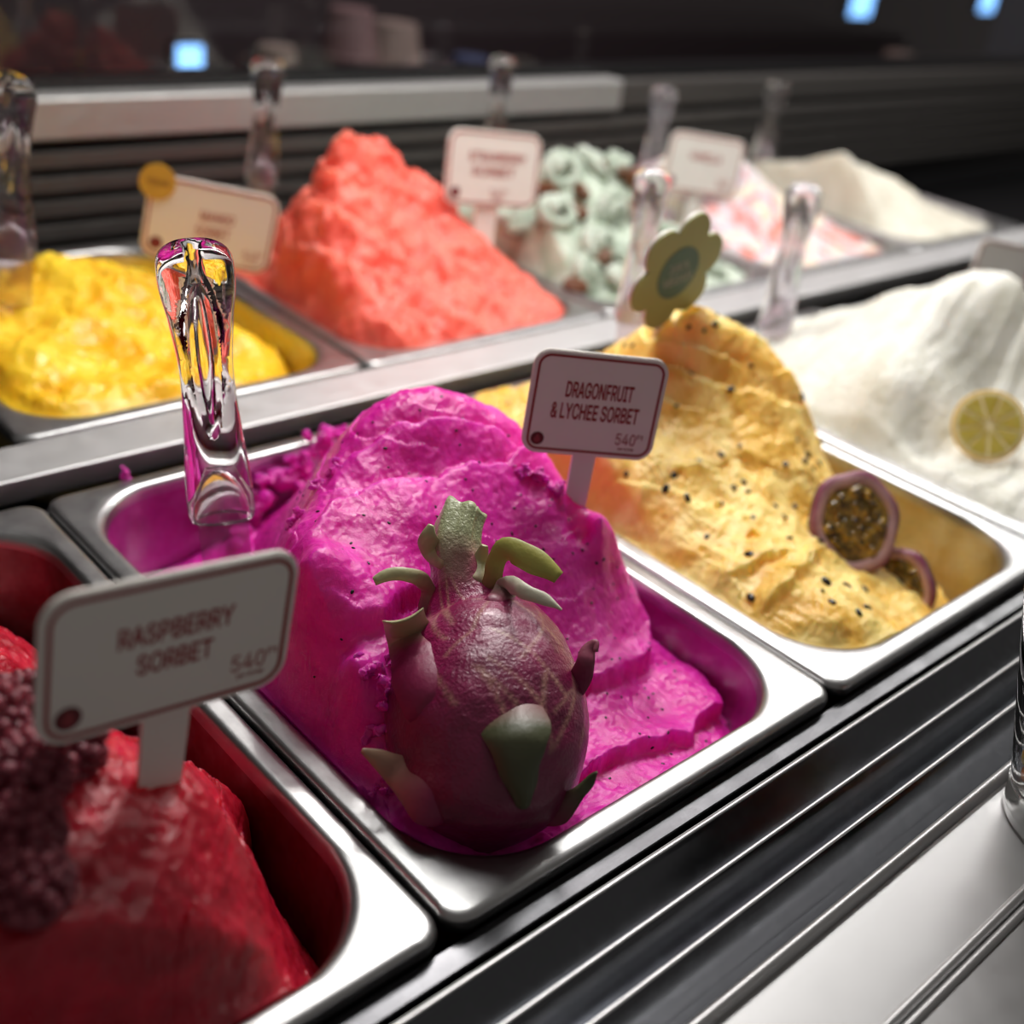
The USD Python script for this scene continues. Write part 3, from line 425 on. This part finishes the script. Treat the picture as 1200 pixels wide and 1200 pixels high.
# the torn flat end of the neck
def leaf(path, widths, thick=.0012, cup=.25, nt=34, nw=11, up=None, rag=.0):
    path = np.array(path); s = np.r_[0, np.cumsum(np.linalg.norm(np.diff(path, axis=0), axis=1))]; s /= s[-1]
    tt = np.linspace(0, 1, nt); C = PchipInterpolator(s, path)(tt); w = PchipInterpolator(s, np.array(widths))(tt)
    for _ in range(4): C[1:-1] = (C[:-2] + 2 * C[1:-1] + C[2:]) / 4
    T = np.gradient(C, axis=0); T /= np.linalg.norm(T, axis=1)[:, None]
    out = C - FC[cKDTree(FC).query(C)[1]] if up is None else np.tile(np.array(up, float), (nt, 1))
    out /= np.linalg.norm(out, axis=1)[:, None]
    Wd = np.cross(T, out); Wd /= np.maximum(np.linalg.norm(Wd, axis=1), 1e-6)[:, None]
    for i in range(1, nt):
        if Wd[i] @ Wd[i - 1] < 0: Wd[i] *= -1
    for _ in range(6): Wd[1:-1] = Wd[:-2] + 2 * Wd[1:-1] + Wd[2:]; Wd /= np.linalg.norm(Wd, axis=1)[:, None]
    Nn = np.cross(Wd, T)
    if (Nn * out).sum() < 0: Nn = -Nn
    x = np.linspace(-1, 1, nw)
    V = []
    for sgn in (1, -1):
        off = (-cup * (x ** 2)[None] * w[:, None] * .5) + sgn * thick / 2 * (1 - .75 * x ** 4)[None]
        V.append(C[:, None] + Wd[:, None] * (x[None] * w[:, None] / 2)[..., None] + Nn[:, None] * off[..., None])
    V = np.vstack([V[0].reshape(-1, 3), V[1].reshape(-1, 3)]); n0 = nt * nw; F = grid_faces(nw, nt)
    F2 = F[:, ::-1] + n0; b = np.r_[np.arange(nw), np.arange(1, nt) * nw + nw - 1, (nt - 1) * nw + np.arange(nw - 2, -1, -1), np.arange(nt - 2, 0, -1) * nw]
    j = np.arange(len(b)); kk = (j + 1) % len(b)
    F3 = np.vstack([np.c_[b[j], n0 + b[j], b[kk]], np.c_[b[kk], n0 + b[j], n0 + b[kk]]])
    m = trimesh.Trimesh(V, np.vstack([F, F2, F3]), process=False)
    if m.volume < 0: m.invert()
    vv = np.asarray(m.vertices); m.vertices = vv + .0012 * (np.stack([noise(vv * 140, q) for q in (1, 2, 3)], 1) - .5)
    return m, np.r_[np.repeat(tt, nw), np.repeat(tt, nw)]
base_c, tipg, tipd = np.array([.20, .005, .055]), np.array([.40, .38, .20]), np.array([.065, .07, .032])
LOOKS = {'left': (.55, .9, tipg, 'broad scale with a pale green torn tip'), 'curl': (.15, .75, tipg, 'thin pale curled scale'), 'green': (.1, .4, np.array([.36, .34, .07]), 'long yellow-green folded scale'), 'pale': (.1, .5, np.array([.52, .50, .38]), 'dry whitish scale'),
         'front': (.12, .42, tipd, 'wide folded scale with a dark green tip'), 'lowleft': (.2, .9, np.array([.36, .22, .14]), None), 'lowright': (.1, .7, tipd, None), 'rightcurl': (.3, 1.2, np.array([.34, .10, .14]), None), 'neck': (.0, .4, tipg, None), 'neckright': (.0, .5, tipg, None)}
for kx, (path, wd) in BRACTS.items():
    a, b, tip, lb = LOOKS[kx]
    path = np.array(path); o = path[0] - FC[cKDTree(FC).query(path[0])[1]]; o /= np.linalg.norm(o)
    path = np.vstack([path[0] + (path[0] - path[1]) * .5 - o * .007, path]); wd = [wd[0] * .8] + wd
    m, tt = leaf(path, wd, .0014 if kx != 'front' else .002, .30 if kx in ('front', 'left') else .2, up=CAM - path[3])
    kk = np.clip((tt - a) / (b - a), 0, 1); c0 = np.array([.27, .075, .09]) if kx == 'front' else base_c
    put('scale', m, MAT['leafskin'], t, tint=mix(np.tile(c0, (len(tt), 1)), tip, kk), label=lb)

# ---------------------------------------------------------------- passion fruit halves
def passion_half(loc, N, r, label, roll, seed):
    R_ = frame(N) @ rotv([0, 0, 1], roll)
    t = thing('passion_fruit_half', label, 'passion fruit', loc)
    rng = np.random.default_rng(seed); loc = np.array(loc); E = np.array([1.0, 1.14, 1.0])
    def lobe(a): return 1 + .03 * np.sin(6 * a + seed) + .015 * np.sin(3 * a)
    def bowl(prof, n=72, caps=True):
        a = np.linspace(0, 2 * np.pi, n, endpoint=False); rings = [np.c_[p[0] * np.cos(a) * lobe(a), p[0] * np.sin(a) * lobe(a), np.full(n, p[1])] * E for p in prof]
        return loft(rings, caps, caps)
    q = np.linspace(-np.pi / 2 + .05, 0, 14)
    put('shell', moved(bowl([(r * np.cos(x), r * .95 * np.sin(x)) for x in q]), R_, loc), MAT['rind'], t, tint=np.tile([.035, .008, .018], (14 * 72 + 2, 1)))
    a = np.linspace(-1.2, np.pi + 1.2, 20); pr = [(r * (.875 + .145 * np.cos(x)), r * (.02 + .11 * np.sin(x))) for x in a]
    m = bowl(pr, caps=False); vv = np.asarray(m.vertices); rad = np.hypot(vv[:, 0], vv[:, 1] / 1.14) / r
    tt = mix(np.tile([.56, .34, .36], (len(vv), 1)), np.array([.20, .035, .085]), np.clip((rad - .86) / .12, 0, 1) * np.clip(.5 + fbm(vv * 150, 3, 2), .3, 1))
    put('pith_ring', moved(m, R_, loc), MAT['rind'], t, tint=tt)
    xs = np.linspace(0, 1, 12)[::-1]; m = bowl([(r * .80 * x, r * (.055 - .16 * (1 - x))) for x in xs]); 
    put('pulp_bed', moved(m, R_, loc + R_ @ [0, 0, r * .02]), MAT['pulp'], t, smooth=True)
    for k in range(34):
        a_, d_ = rng.uniform(0, 6.28), r * .66 * math.sqrt(rng.uniform()); c = np.array([d_ * math.cos(a_), 1.14 * d_ * math.sin(a_), r * (.02 + .08 * (d_ / r))])
        o = frame(rng.normal(0, 1, 3))
        s = put('pulp_sac', moved(ell(c, np.array([.0042, .0032, .0030]) * rng.uniform(.8, 1.2), o, 2), R_, loc), MAT['pulp'], t, smooth=True)
        if k % 2 == 0: put('seed', moved(ell(c + [0, 0, .0022], np.array([.0026, .0018, .0012]), o, 1), R_, loc), MAT['seedbrown'], s, smooth=True)
passion_half((.392, .088, .010), (-.50, -.66, .50), .0280, 'cut passion fruit half with wet seedy pulp, the upper one on the yellow sorbet', .2, 1)
passion_half((.413, .058, -.030), (-.95, -.05, .20), .0240, 'shaded cut passion fruit half tucked below the other one near the pan wall', .4, 2)

# ---------------------------------------------------------------- lemon slice on the white heap
p = np.array([.572, .100, .030]); N = np.array([-.74, -.45, .50]); R_ = frame(N); r = .0255
t = thing('lemon_slice', 'thin round lemon slice stuck in the white ice cream', 'lemon slice', p)
put('rind', moved(lathe([(0, -.0022), (r * .98, -.0022), (r, -.0012), (r, .0012), (r * .98, .0020), (r * .93, .0021), (0, .0018)], 64), R_, p), MAT['lemon_rind'], t)
put('pith', moved(lathe([(0, .0018), (r * .93, .0022), (r * .86, .0024), (0, .0023)], 64), R_, p), MAT['pith'], t)
for k in range(9):
    a0, a1 = 2 * np.pi * k / 9 + .05, 2 * np.pi * (k + 1) / 9 - .05; aa = np.linspace(a0, a1, 8)
    poly = Polygon([(.10 * r * math.cos((a0 + a1) / 2), .10 * r * math.sin((a0 + a1) / 2))] + [(.84 * r * math.cos(q), .84 * r * math.sin(q)) for q in aa])
    put('segment', moved(trimesh.creation.extrude_polygon(poly, .0012, engine='earcut'), R_, p + R_ @ [0, 0, .0018]), MAT['lemon_flesh'], t)

# ---------------------------------------------------------------- raspberries
rng = np.random.default_rng(12)
class_path = '/World/raspberry'
def berry(seed, r=.0120):
    g = np.random.default_rng(seed); ms = [ell([0, 0, 0], np.array([r * .8, r * .8, r * .95]), sub=2)]
    for i, zz in enumerate(np.linspace(-.8, .96, 8)):
        rad = math.sqrt(max(1 - zz * zz, .02)) * (.92 if zz < .5 else .85); nn = max(1, int(round(13 * rad)))
        for k in range(nn):
            a = 2 * np.pi * (k + .5 * (i % 2)) / nn + g.normal(0, .05); ms.append(ell(np.array([rad * math.cos(a), rad * math.sin(a), zz * 1.08]) * r * .92, r * g.uniform(.19, .25), sub=1))
    return cat_(ms)
spots = [(-.098, .128, 'frosted raspberry nearest the top corner of the raspberry sign', .95), (-.108, .117, 'dark raspberry at the frame edge, just below the frosted topmost one', 1.0), (-.103, .101, 'large dark raspberry touching the left edge of the raspberry sign', 1.2), (-.121, .098, 'half hidden raspberry at the frame edge beside the large dark one', 1.05),
         (-.104, .081, 'reddish raspberry lying just under the lower corner of the raspberry sign', 1.1), (-.119, .070, 'very dark raspberry in the middle of the left frame edge below the sign', 1.1), (-.1285, .052, 'raspberry second from the bottom of the row at the frame edge', 1.0), (-.1335, .036, 'lowest raspberry of the row on the red sorbet', 1.0), (-.112, .136, 'raspberry at the back of the row behind the frosted one', 1.0)]
BR = berry(3)
for k, (x, y, lb, s) in enumerate(spots):
    p, n = RASP_AT(x, y); m = moved(BR, s * frame(n + rng.normal(0, .8, 3)), p + np.array([0, 0, .0065 * s]))
    put('raspberry', m, MAT['berry'], label=lb, cat='raspberry', group='raspberries on the red sorbet', smooth=True)

# ---------------------------------------------------------------- flavour signs
def flat(poly, depth): 
    gs = getattr(poly, 'geoms', [poly]); return cat_([trimesh.creation.extrude_polygon(g, depth, engine='earcut') for g in gs])
def text_line(txt, cap, width, x, z, align='c', bold=True, depth=.00025):
    m = text_mesh(txt, cap, depth, bold); b = m.bounds; sx = width / (b[1][0] - b[0][0])
    v = np.asarray(m.vertices).copy(); v[:, 0] = (v[:, 0] - b[0][0]) * sx; v[:, 0] += {'c': -width / 2, 'r': -width, 'l': 0}[align] + x; v[:, 1] += z
    m.vertices = v; return m
def sign(name, label, centre, right, up, w, h, lines, price, stem_len, stem_x=0., stem_w=.013, stem_tilt=0., r=.0085, extra=None, dot=True, inkmat='red'):
    right = np.array(right, float); right /= np.linalg.norm(right); up = np.array(up, float); up -= right * (up @ right); up /= np.linalg.norm(up)
    R_ = np.stack([right, up, np.cross(right, up)], 1)              # local x right, y up, z out of the face
    c = np.array(centre, float)
    t = thing(name, label, 'sign', c - up * (h / 2 + stem_len))
    pl = Polygon(rrect(w, h, r)); 
    A = lambda m, z=0: moved(m, R_, c + R_[:, 2] * z)
    pm = cat_([flat(pl.buffer(-.0006), .0026), moved(flat(pl, .0014), np.eye(3), (0, 0, .0006))])
    put('plate', A(pm, -.0026), MAT['plastic'], t)
    put('border', A(flat(pl.buffer(-.0022).difference(pl.buffer(-.0022 - .0014 * w / .085)), .0003), 0), MAT[inkmat], t)
    for (txt, cap, wd, x, z) in lines:
        put('lettering', A(text_line(txt, cap, wd, x, z)), MAT[inkmat], t, smooth=False)
    if price:
        cap, wd, x, z = price
        put('price', A(cat_([text_line('540', cap, wd, x, z, 'r', False), text_line('Ft', cap * .42, wd * .30, x + wd * .06, z + cap * .58, 'l', False), text_line('per scoop', cap * .26, wd * .8, x, z - cap * .45, 'r', False)])), MAT['redfine'], t, smooth=False)
    if dot:
        dx, dz, dr = -w / 2 + .0095 * w / .085, -h / 2 + .0098 * w / .085, .0042 * w / .085
        d = put('dot', A(flat(Point(dx, dz).buffer(dr, 16), .0003)), MAT['dot'], t)
        put('dot_mark', A(flat(Point(dx, dz - dr * .15).buffer(dr * .45, 12).union(Polygon([(dx - dr * .3, dz + dr * .3), (dx + dr * .3, dz + dr * .3), (dx, dz + dr * .75)])), .0002), .0003), MAT['dotmark'], d)
    cs, sn = math.cos(stem_tilt), math.sin(stem_tilt)
    sp = np.array([[-stem_w / 2, 0], [stem_w / 2, 0], [stem_w / 2 * .92, -stem_len + .004], [stem_w / 2 * .55, -stem_len], [-stem_w / 2 * .55, -stem_len], [-stem_w / 2 * .92, -stem_len + .004]])
    sp = sp @ np.array([[cs, sn], [-sn, cs]]) + [stem_x, -h / 2 + .003]
    put('stem', A(flat(Polygon(sp), .0022), -.0048), MAT['plastic'], t)
    if extra: extra(t, A)
    return t
sign('raspberry_sign', 'white sign reading raspberry sorbet, out of focus in the red sorbet', (-.0735, .0640, .1181), (.9944, -.0152, -.1046), (.1045, -.012, .9945), .085, .0534,
     [('RASPBERRY', .0070, .0385, .0005, .0035), ('SORBET', .0070, .0255, .0005, -.0075)], (.0064, .0125, .0335, -.0165), .052, .001, .0165, .0, .0105)
sign('dragonfruit_sign', 'white sign reading dragonfruit and lychee sorbet stuck in the magenta heap', (.2007, .147, .1054), (.8389, -.542, -.0498), (.0905, .0487, .9947), .07, .055,
     [('DRAGONFRUIT', .0079, .0352, .0010, .0040), ('& LYCHEE SORBET', .0079, .0460, .0005, -.0075)], (.0062, .0105, .0245, -.0195), .046, .0, .0125, .0, .0085)
def gold_badge(t, A):
    d = put('badge', A(moved(flat(Point(0, 0).buffer(.0135, 24), .0012), np.eye(3), (-.044, .026, .0002))), MAT['gold'], t, label='round gold badge on the corner')
    put('badge_lettering', A(text_line('VEGAN', .0040, .016, -.044, .0240), .0015), MAT['goldink'], d, smooth=False)
sign('mango_sign', 'white mango sorbet sign with a gold badge, above the yellow heap', (.236, .595, .0630), (.91, -.37, -.170), (.155, -.06, .982), .100, .0643,
     [('MANGO', .0075, .026, .004, .003), ('SORBET', .0075, .026, .002, -.009)], (.007, .012, .040, -.022), .055, .0, .016, .0, .012, gold_badge, inkmat='redfine')
sign('strawberry_sign', 'white sign with faded red lettering stuck in the coral heap', (.487, .553, .100), (.9763, -.2001, -.0822), (.1105, .1347, .9847), .095, .0638,
     [('STRAWBERRY', .008, .058, .003, .006), ('SORBET', .008, .044, .000, -.006)], (.007, .013, .012, -.024), .055, -.002, .022, .0, .012, inkmat='redfine')
sign('swirl_sign', 'blurred white sign standing in the pink and orange swirled ice cream', (.815, .58, .075), (.93, -.35, -.10), (.10, .05, .99), .095, .062,
     [('VANILLA', .008, .040, .0, .004), ], (.007, .013, .034, -.02), .05, .0, .016, .0, .012, inkmat='redfine')
sign('end_sign', 'dim pinkish sign back at the right frame edge behind the white heap', (.86, .25, .064), (.80, -.55, -.10), (.12, .05, .99), .06, .042, [], None, .04, .0, .012, .0, .008, dot=False, inkmat='redfine')
# flower shaped badge on a stick in the yellow heap
def flower(centre, right, up):
    right = np.array(right, float); right /= np.linalg.norm(right); up = np.array(up, float); up -= right * (up @ right); up /= np.linalg.norm(up)
    R_ = np.stack([right, up, np.cross(right, up)], 1); c = np.array(centre, float); A = lambda m, z=0: moved(m, R_, c + R_[:, 2] * z)
    t = thing('flower_tag', 'green flower shaped tag with a teal oval on a stick in the yellow heap', 'tag', c - up * .06)
    pet = Point(0, 0).buffer(.019, 24)
    for k in range(6):
        a = math.radians(12 + 60 * k); from_ = Point(0, 0).buffer(.0145, 20); pet = pet.union(__import__('shapely').affinity.translate(from_, .0250 * math.cos(a), .0250 * math.sin(a)))
    put('petals', A(flat(pet, .0012), .0008), MAT['petal'], t); put('backing', A(flat(pet.buffer(.0006), .0014), -.0006), MAT['plastic'], t)
    o = put('oval', A(flat(Point(0, 0).buffer(.0180, 24), .0004), .002), MAT['teal'], t)
    put('lettering', A(cat_([text_line('100%', .0060, .0175, 0, .0015), text_line('VEGAN', .0060, .0250, 0, -.0075)]), .0024), MAT['tealink'], o, smooth=False)
    put('stick', A(bx(-.0065, .0065, -.068, -.008, -.0022, -.0006)), MAT['plastic'], t)
flower((.3575, .235, .1275), (.98, -.03, .17), (-.16, -.16, .97))

# ---------------------------------------------------------------- acrylic scoop handles
def handle_mesh(L, wide, grooves=True):
    import manifold3d as m3
    prof = [(0, .86), (.03, .98), (.08, 1.0), (.22, .92), (.42, .76), (.60, .80), (.80, .92), (.90, .98), (1.0, 0.0)]
    z = np.linspace(0, 1, 70); z = np.r_[z[:-1], .965, .98, .99, .9975]; z.sort()
    kn = [(0, .93), (.04, .97), (.15, .93), (.35, .80), (.55, .72), (.75, .86), (.88, 1.0), (.93, .98)]
    f = PchipInterpolator(*zip(*kn)); n = 48; a = np.linspace(0, 2 * np.pi, n, endpoint=False); rings = []
    for q in z:
        rr = f(min(q, .93)); 
        if q > .93: rr *= math.sqrt(max(1 - ((q - .93) / .07) ** 2, .0))
        fl = .62 + .18 * q
        ex = 2.6; co, si = np.cos(a), np.sin(a)
        x = np.sign(co) * np.abs(co) ** (2 / ex); y = np.sign(si) * np.abs(si) ** (2 / ex)
        rings.append(np.c_[x * wide / 2 * rr, y * wide / 2 * rr * fl, np.full(n, q * L)])
    m = loft(rings, True, True)
    if m.volume < 0: m.invert()
    if not grooves: return m
    man = m3.Manifold(m3.Mesh(np.asarray(m.vertices, np.float32), np.asarray(m.faces, np.uint32)))
    for sgn in (1, -1):
        g = m3.Manifold.sphere(1.0, 40).scale((wide * .24, wide * .26, L * .30)).translate((0, sgn * wide * .40, L * .60)); man = man - g
    cut = m3.Manifold.sphere(1.0, 32).scale((wide * .36, wide * .16, L * .22)).translate((0, 0, -L * .02)); man = man - cut      # hollow foot
    mm = man.to_mesh(); return trimesh.Trimesh(mm.vert_properties[:, :3], mm.tri_verts, process=False)
def scoop(label, base, top, wide, blade_len, blade_w, name='scoop_handle', mat='acrylic', face=None, grooves=True, blade='smoky'):
    base, top = np.array(base, float), np.array(top, float); ax = top - base; L = np.linalg.norm(ax); ax /= L
    view = CAM - base if face is None else np.array(face, float); x = np.cross(view, ax); x = -x / np.linalg.norm(x); y = np.cross(ax, x)
    R_ = np.stack([x, y, ax], 1)
    t = thing(name, label, 'scoop', base - ax * blade_len)
    put('handle', moved(handle_mesh(L, wide, grooves), R_, base), MAT[mat], t, smooth=40)
    b = cat_([flat(Polygon([(-blade_w / 2, -blade_len), (blade_w / 2, -blade_len), (blade_w / 2, .012), (blade_w * .28, .030), (-blade_w * .2, .030), (-blade_w / 2, .008)]), .0030)])
    b = moved(b, np.array([[1, 0, 0], [0, 0, -1], [0, 1, 0]], float), (0, .0015, 0))
    put('blade', moved(b, R_, base), MAT[blade], t, smooth=30)
    return t
scoop('clear acrylic scoop handle standing sharp in the magenta pan', (.0488, .25, .0345), (.0343, .25, .1785), .0345, .036, .025)
scoop('clear blurred scoop handle behind the flower tag', (.4319, .325, .050), (.4276, .325, .1640), .026, .06, .019, mat='frost')
scoop('milky clear scoop handle leaning in the white ice cream', (.6243, .325, .012), (.6193, .325, .1390), .030, .03, .021, mat='frost')
scoop('clear scoop handle at the left frame edge in the mango sorbet', (.0830, .60, .055), (.0930, .60, .1785), .035, .06, .028)
scoop('clear scoop handle standing behind the mango sign', (.345, .70, .06), (.3502, .70, .1660), .029, .06, .018)
scoop('clear scoop handle behind the sign in the coral heap', (.618, .70, .05), (.6176, .70, .1660), .025, .05, .017)
scoop('pale scoop handle standing behind the swirled ice cream\'s sign', (.8482, .68, .03), (.8483, .68, .1345), .029, .04, .018, mat='frost')
scoop('barely visible smoky scoop handle before the dark glass at the cream ice cream', (1.09, .70, .03), (1.09, .70, .130), .030, .04, .018, blade='smoky')

# ---------------------------------------------------------------- jar of sweets on the shelf
jc = np.array([.2715, -.1200, -.007]); jr = .036; jh = .105
t = thing('sweets_jar', 'clear jar of coloured sweets at the right frame edge', 'jar', jc)
jk = lambda z: jr + .024 * max(z - .012, 0) / (jh - .012)         # the jar widens upwards
put('jar_wall', moved(lathe([(0, .0), (jr - .002, 0), (jr, .002), (jr + .0006, .012), (jr + .0014, .014), (jk(.017), .017), (jk(jh), jh), (jk(jh) - .0012, jh + .0008), (jk(jh) - .0026, jh), (jk(.020) - .0026, .020), (jr - .006, .0150), (0, .0150)], 64), np.eye(3), jc), MAT['glass'], t, smooth=40)
put('lid', moved(lathe([(0, jh + .001), (jk(jh), jh + .001), (jk(jh) + .001, jh + .003), (jk(jh) + .001, jh + .012), (jk(jh) - .002, jh + .014), (0, jh + .014)], 64), np.eye(3), jc), MAT['slat'], t, smooth=40)
rng = np.random.default_rng(44)
kinds = ['red', 'green', 'yellow', 'purple', 'white', 'orange']; first = {}; placed = []
layer = 0; z = jc[2] + .0145 + .0068; k = 0
while z < jc[2] + jh - .016:
    jo = jk(z - jc[2]) - .0100
    for rad, nn in ((jo, int(jo * 2 * np.pi / .0142)), (jo - .0150, int((jo - .015) * 2 * np.pi / .0150))):
        for i in range(nn):
            a = 2 * np.pi * (i + .5 * (layer % 2)) / nn + rng.uniform(-.04, .04); kd = kinds[rng.integers(6)]
            loc = np.array([jc[0] + rad * math.cos(a), jc[1] + rad * math.sin(a), z]); rot = frame(rng.normal(0, 1, 3))
            lab, grp = f'glossy {kd} sweet among many in the clear jar', f'{kd} sweets in the jar'
            if kd not in first:
                x = thing('sweet', lab, 'sweet', (0, 0, 0), grp); first[kd] = x.GetPath()
                UsdGeom.Xformable(x).ClearXformOpOrder(); m = np.eye(4); m[:3, :3] = rot.T; m[3, :3] = loc
                UsdGeom.Xformable(x).AddTransformOp().Set(Gf.Matrix4d(*m.ravel().tolist()))
                put('shell', ell(np.zeros(3), np.array([.0068, .0060, .0052]), sub=2), MAT['candy_' + kd], x, smooth=True)
            else: copy_of(first[kd], 'sweet', lab, loc, rot, 1.0, grp)
    z += .0118; layer += 1

# ---------------------------------------------------------------- the dim shop behind the glass
def screen(px, label, s):
    t = thing('monitor', label, 'monitor', px)
    put('frame', bx(px[0] - s * .62, px[0] + s * .62, px[1], px[1] + .03, px[2] - s * .62, px[2] + s * .62), MAT['black'], t, smooth=False)
    put('display', bx(px[0] - s / 2, px[0] + s / 2, px[1] - .004, px[1] - .0005, px[2] - s / 2, px[2] + s / 2), MAT['blue_glow'], t, smooth=False)
screen((1.083, 2.2, -.131), 'small bright blue screen far behind, above the mango sign', .058)
screen((3.62, 2.2, .045), 'blue screen at the top edge of the picture, the larger of two', .12)
screen((4.50, 2.2, .062), 'small turquoise screen at the top right corner', .10)
rect_light('shop_lamp', (1.6, 1.2, 1.6), (1.6, 2.0, -.2), 1.4, .5, 6.0, (1.0, .84, .86))      # a weak ceiling lamp of the shop
t = thing('back_counter', 'dark counter in the dim shop behind the case', 'counter', (1.2, 1.7, -.35))
put('top', rounded_box(-.5, 7.0, 1.36, 2.25, -.30, -.265, .005), MAT['dark'], t); put('front', bx(-.5, 7.0, 1.40, 1.43, -1.6, -.302), MAT['dark'], t, smooth=False)
for k, (x, y, hh, rr, mt, lb) in enumerate([(1.00, 1.5, .36, .05, 'cup_pink', 'blurred pinkish stack of cups behind the dark glass'), (1.13, 1.55, .33, .055, 'cup_beige', 'blurred beige stack of cups beside the pinkish one'), (1.27, 1.5, .28, .045, 'cup_blue', 'blurred blue stack of cups right of the beige one'), (.86, 1.5, .30, .04, 'cup_beige', 'narrow beige stack of cups left of the pinkish one'), (2.74, 1.5, .28, .05, 'cup_beige', 'lone blurred stack of cups at the dark right side')]):
    t = thing('cup_stack', lb, 'cup stack', (x, y, -.265))
    n = 9
    for i in range(n):
        z0 = -.265 + i * hh / (n + 1.5); h1 = 2.2 * hh / (n + 1.5)
        put('cup', moved(lathe([(0, h1), (rr * .72, h1), (rr * .95, .006), (rr, .004), (rr, 0), (rr * .93, 0), (rr * .7, h1 - .003), (0, h1 - .003)], 28), np.eye(3), (x, y, z0)), MAT[mt], t)
put('side_curtain', rounded_box(2.6, 4.6, 1.10, 1.2, -1.6, .60, .03), MAT['navy'], label='large dark navy panel in the dim background at the right', cat='panel')
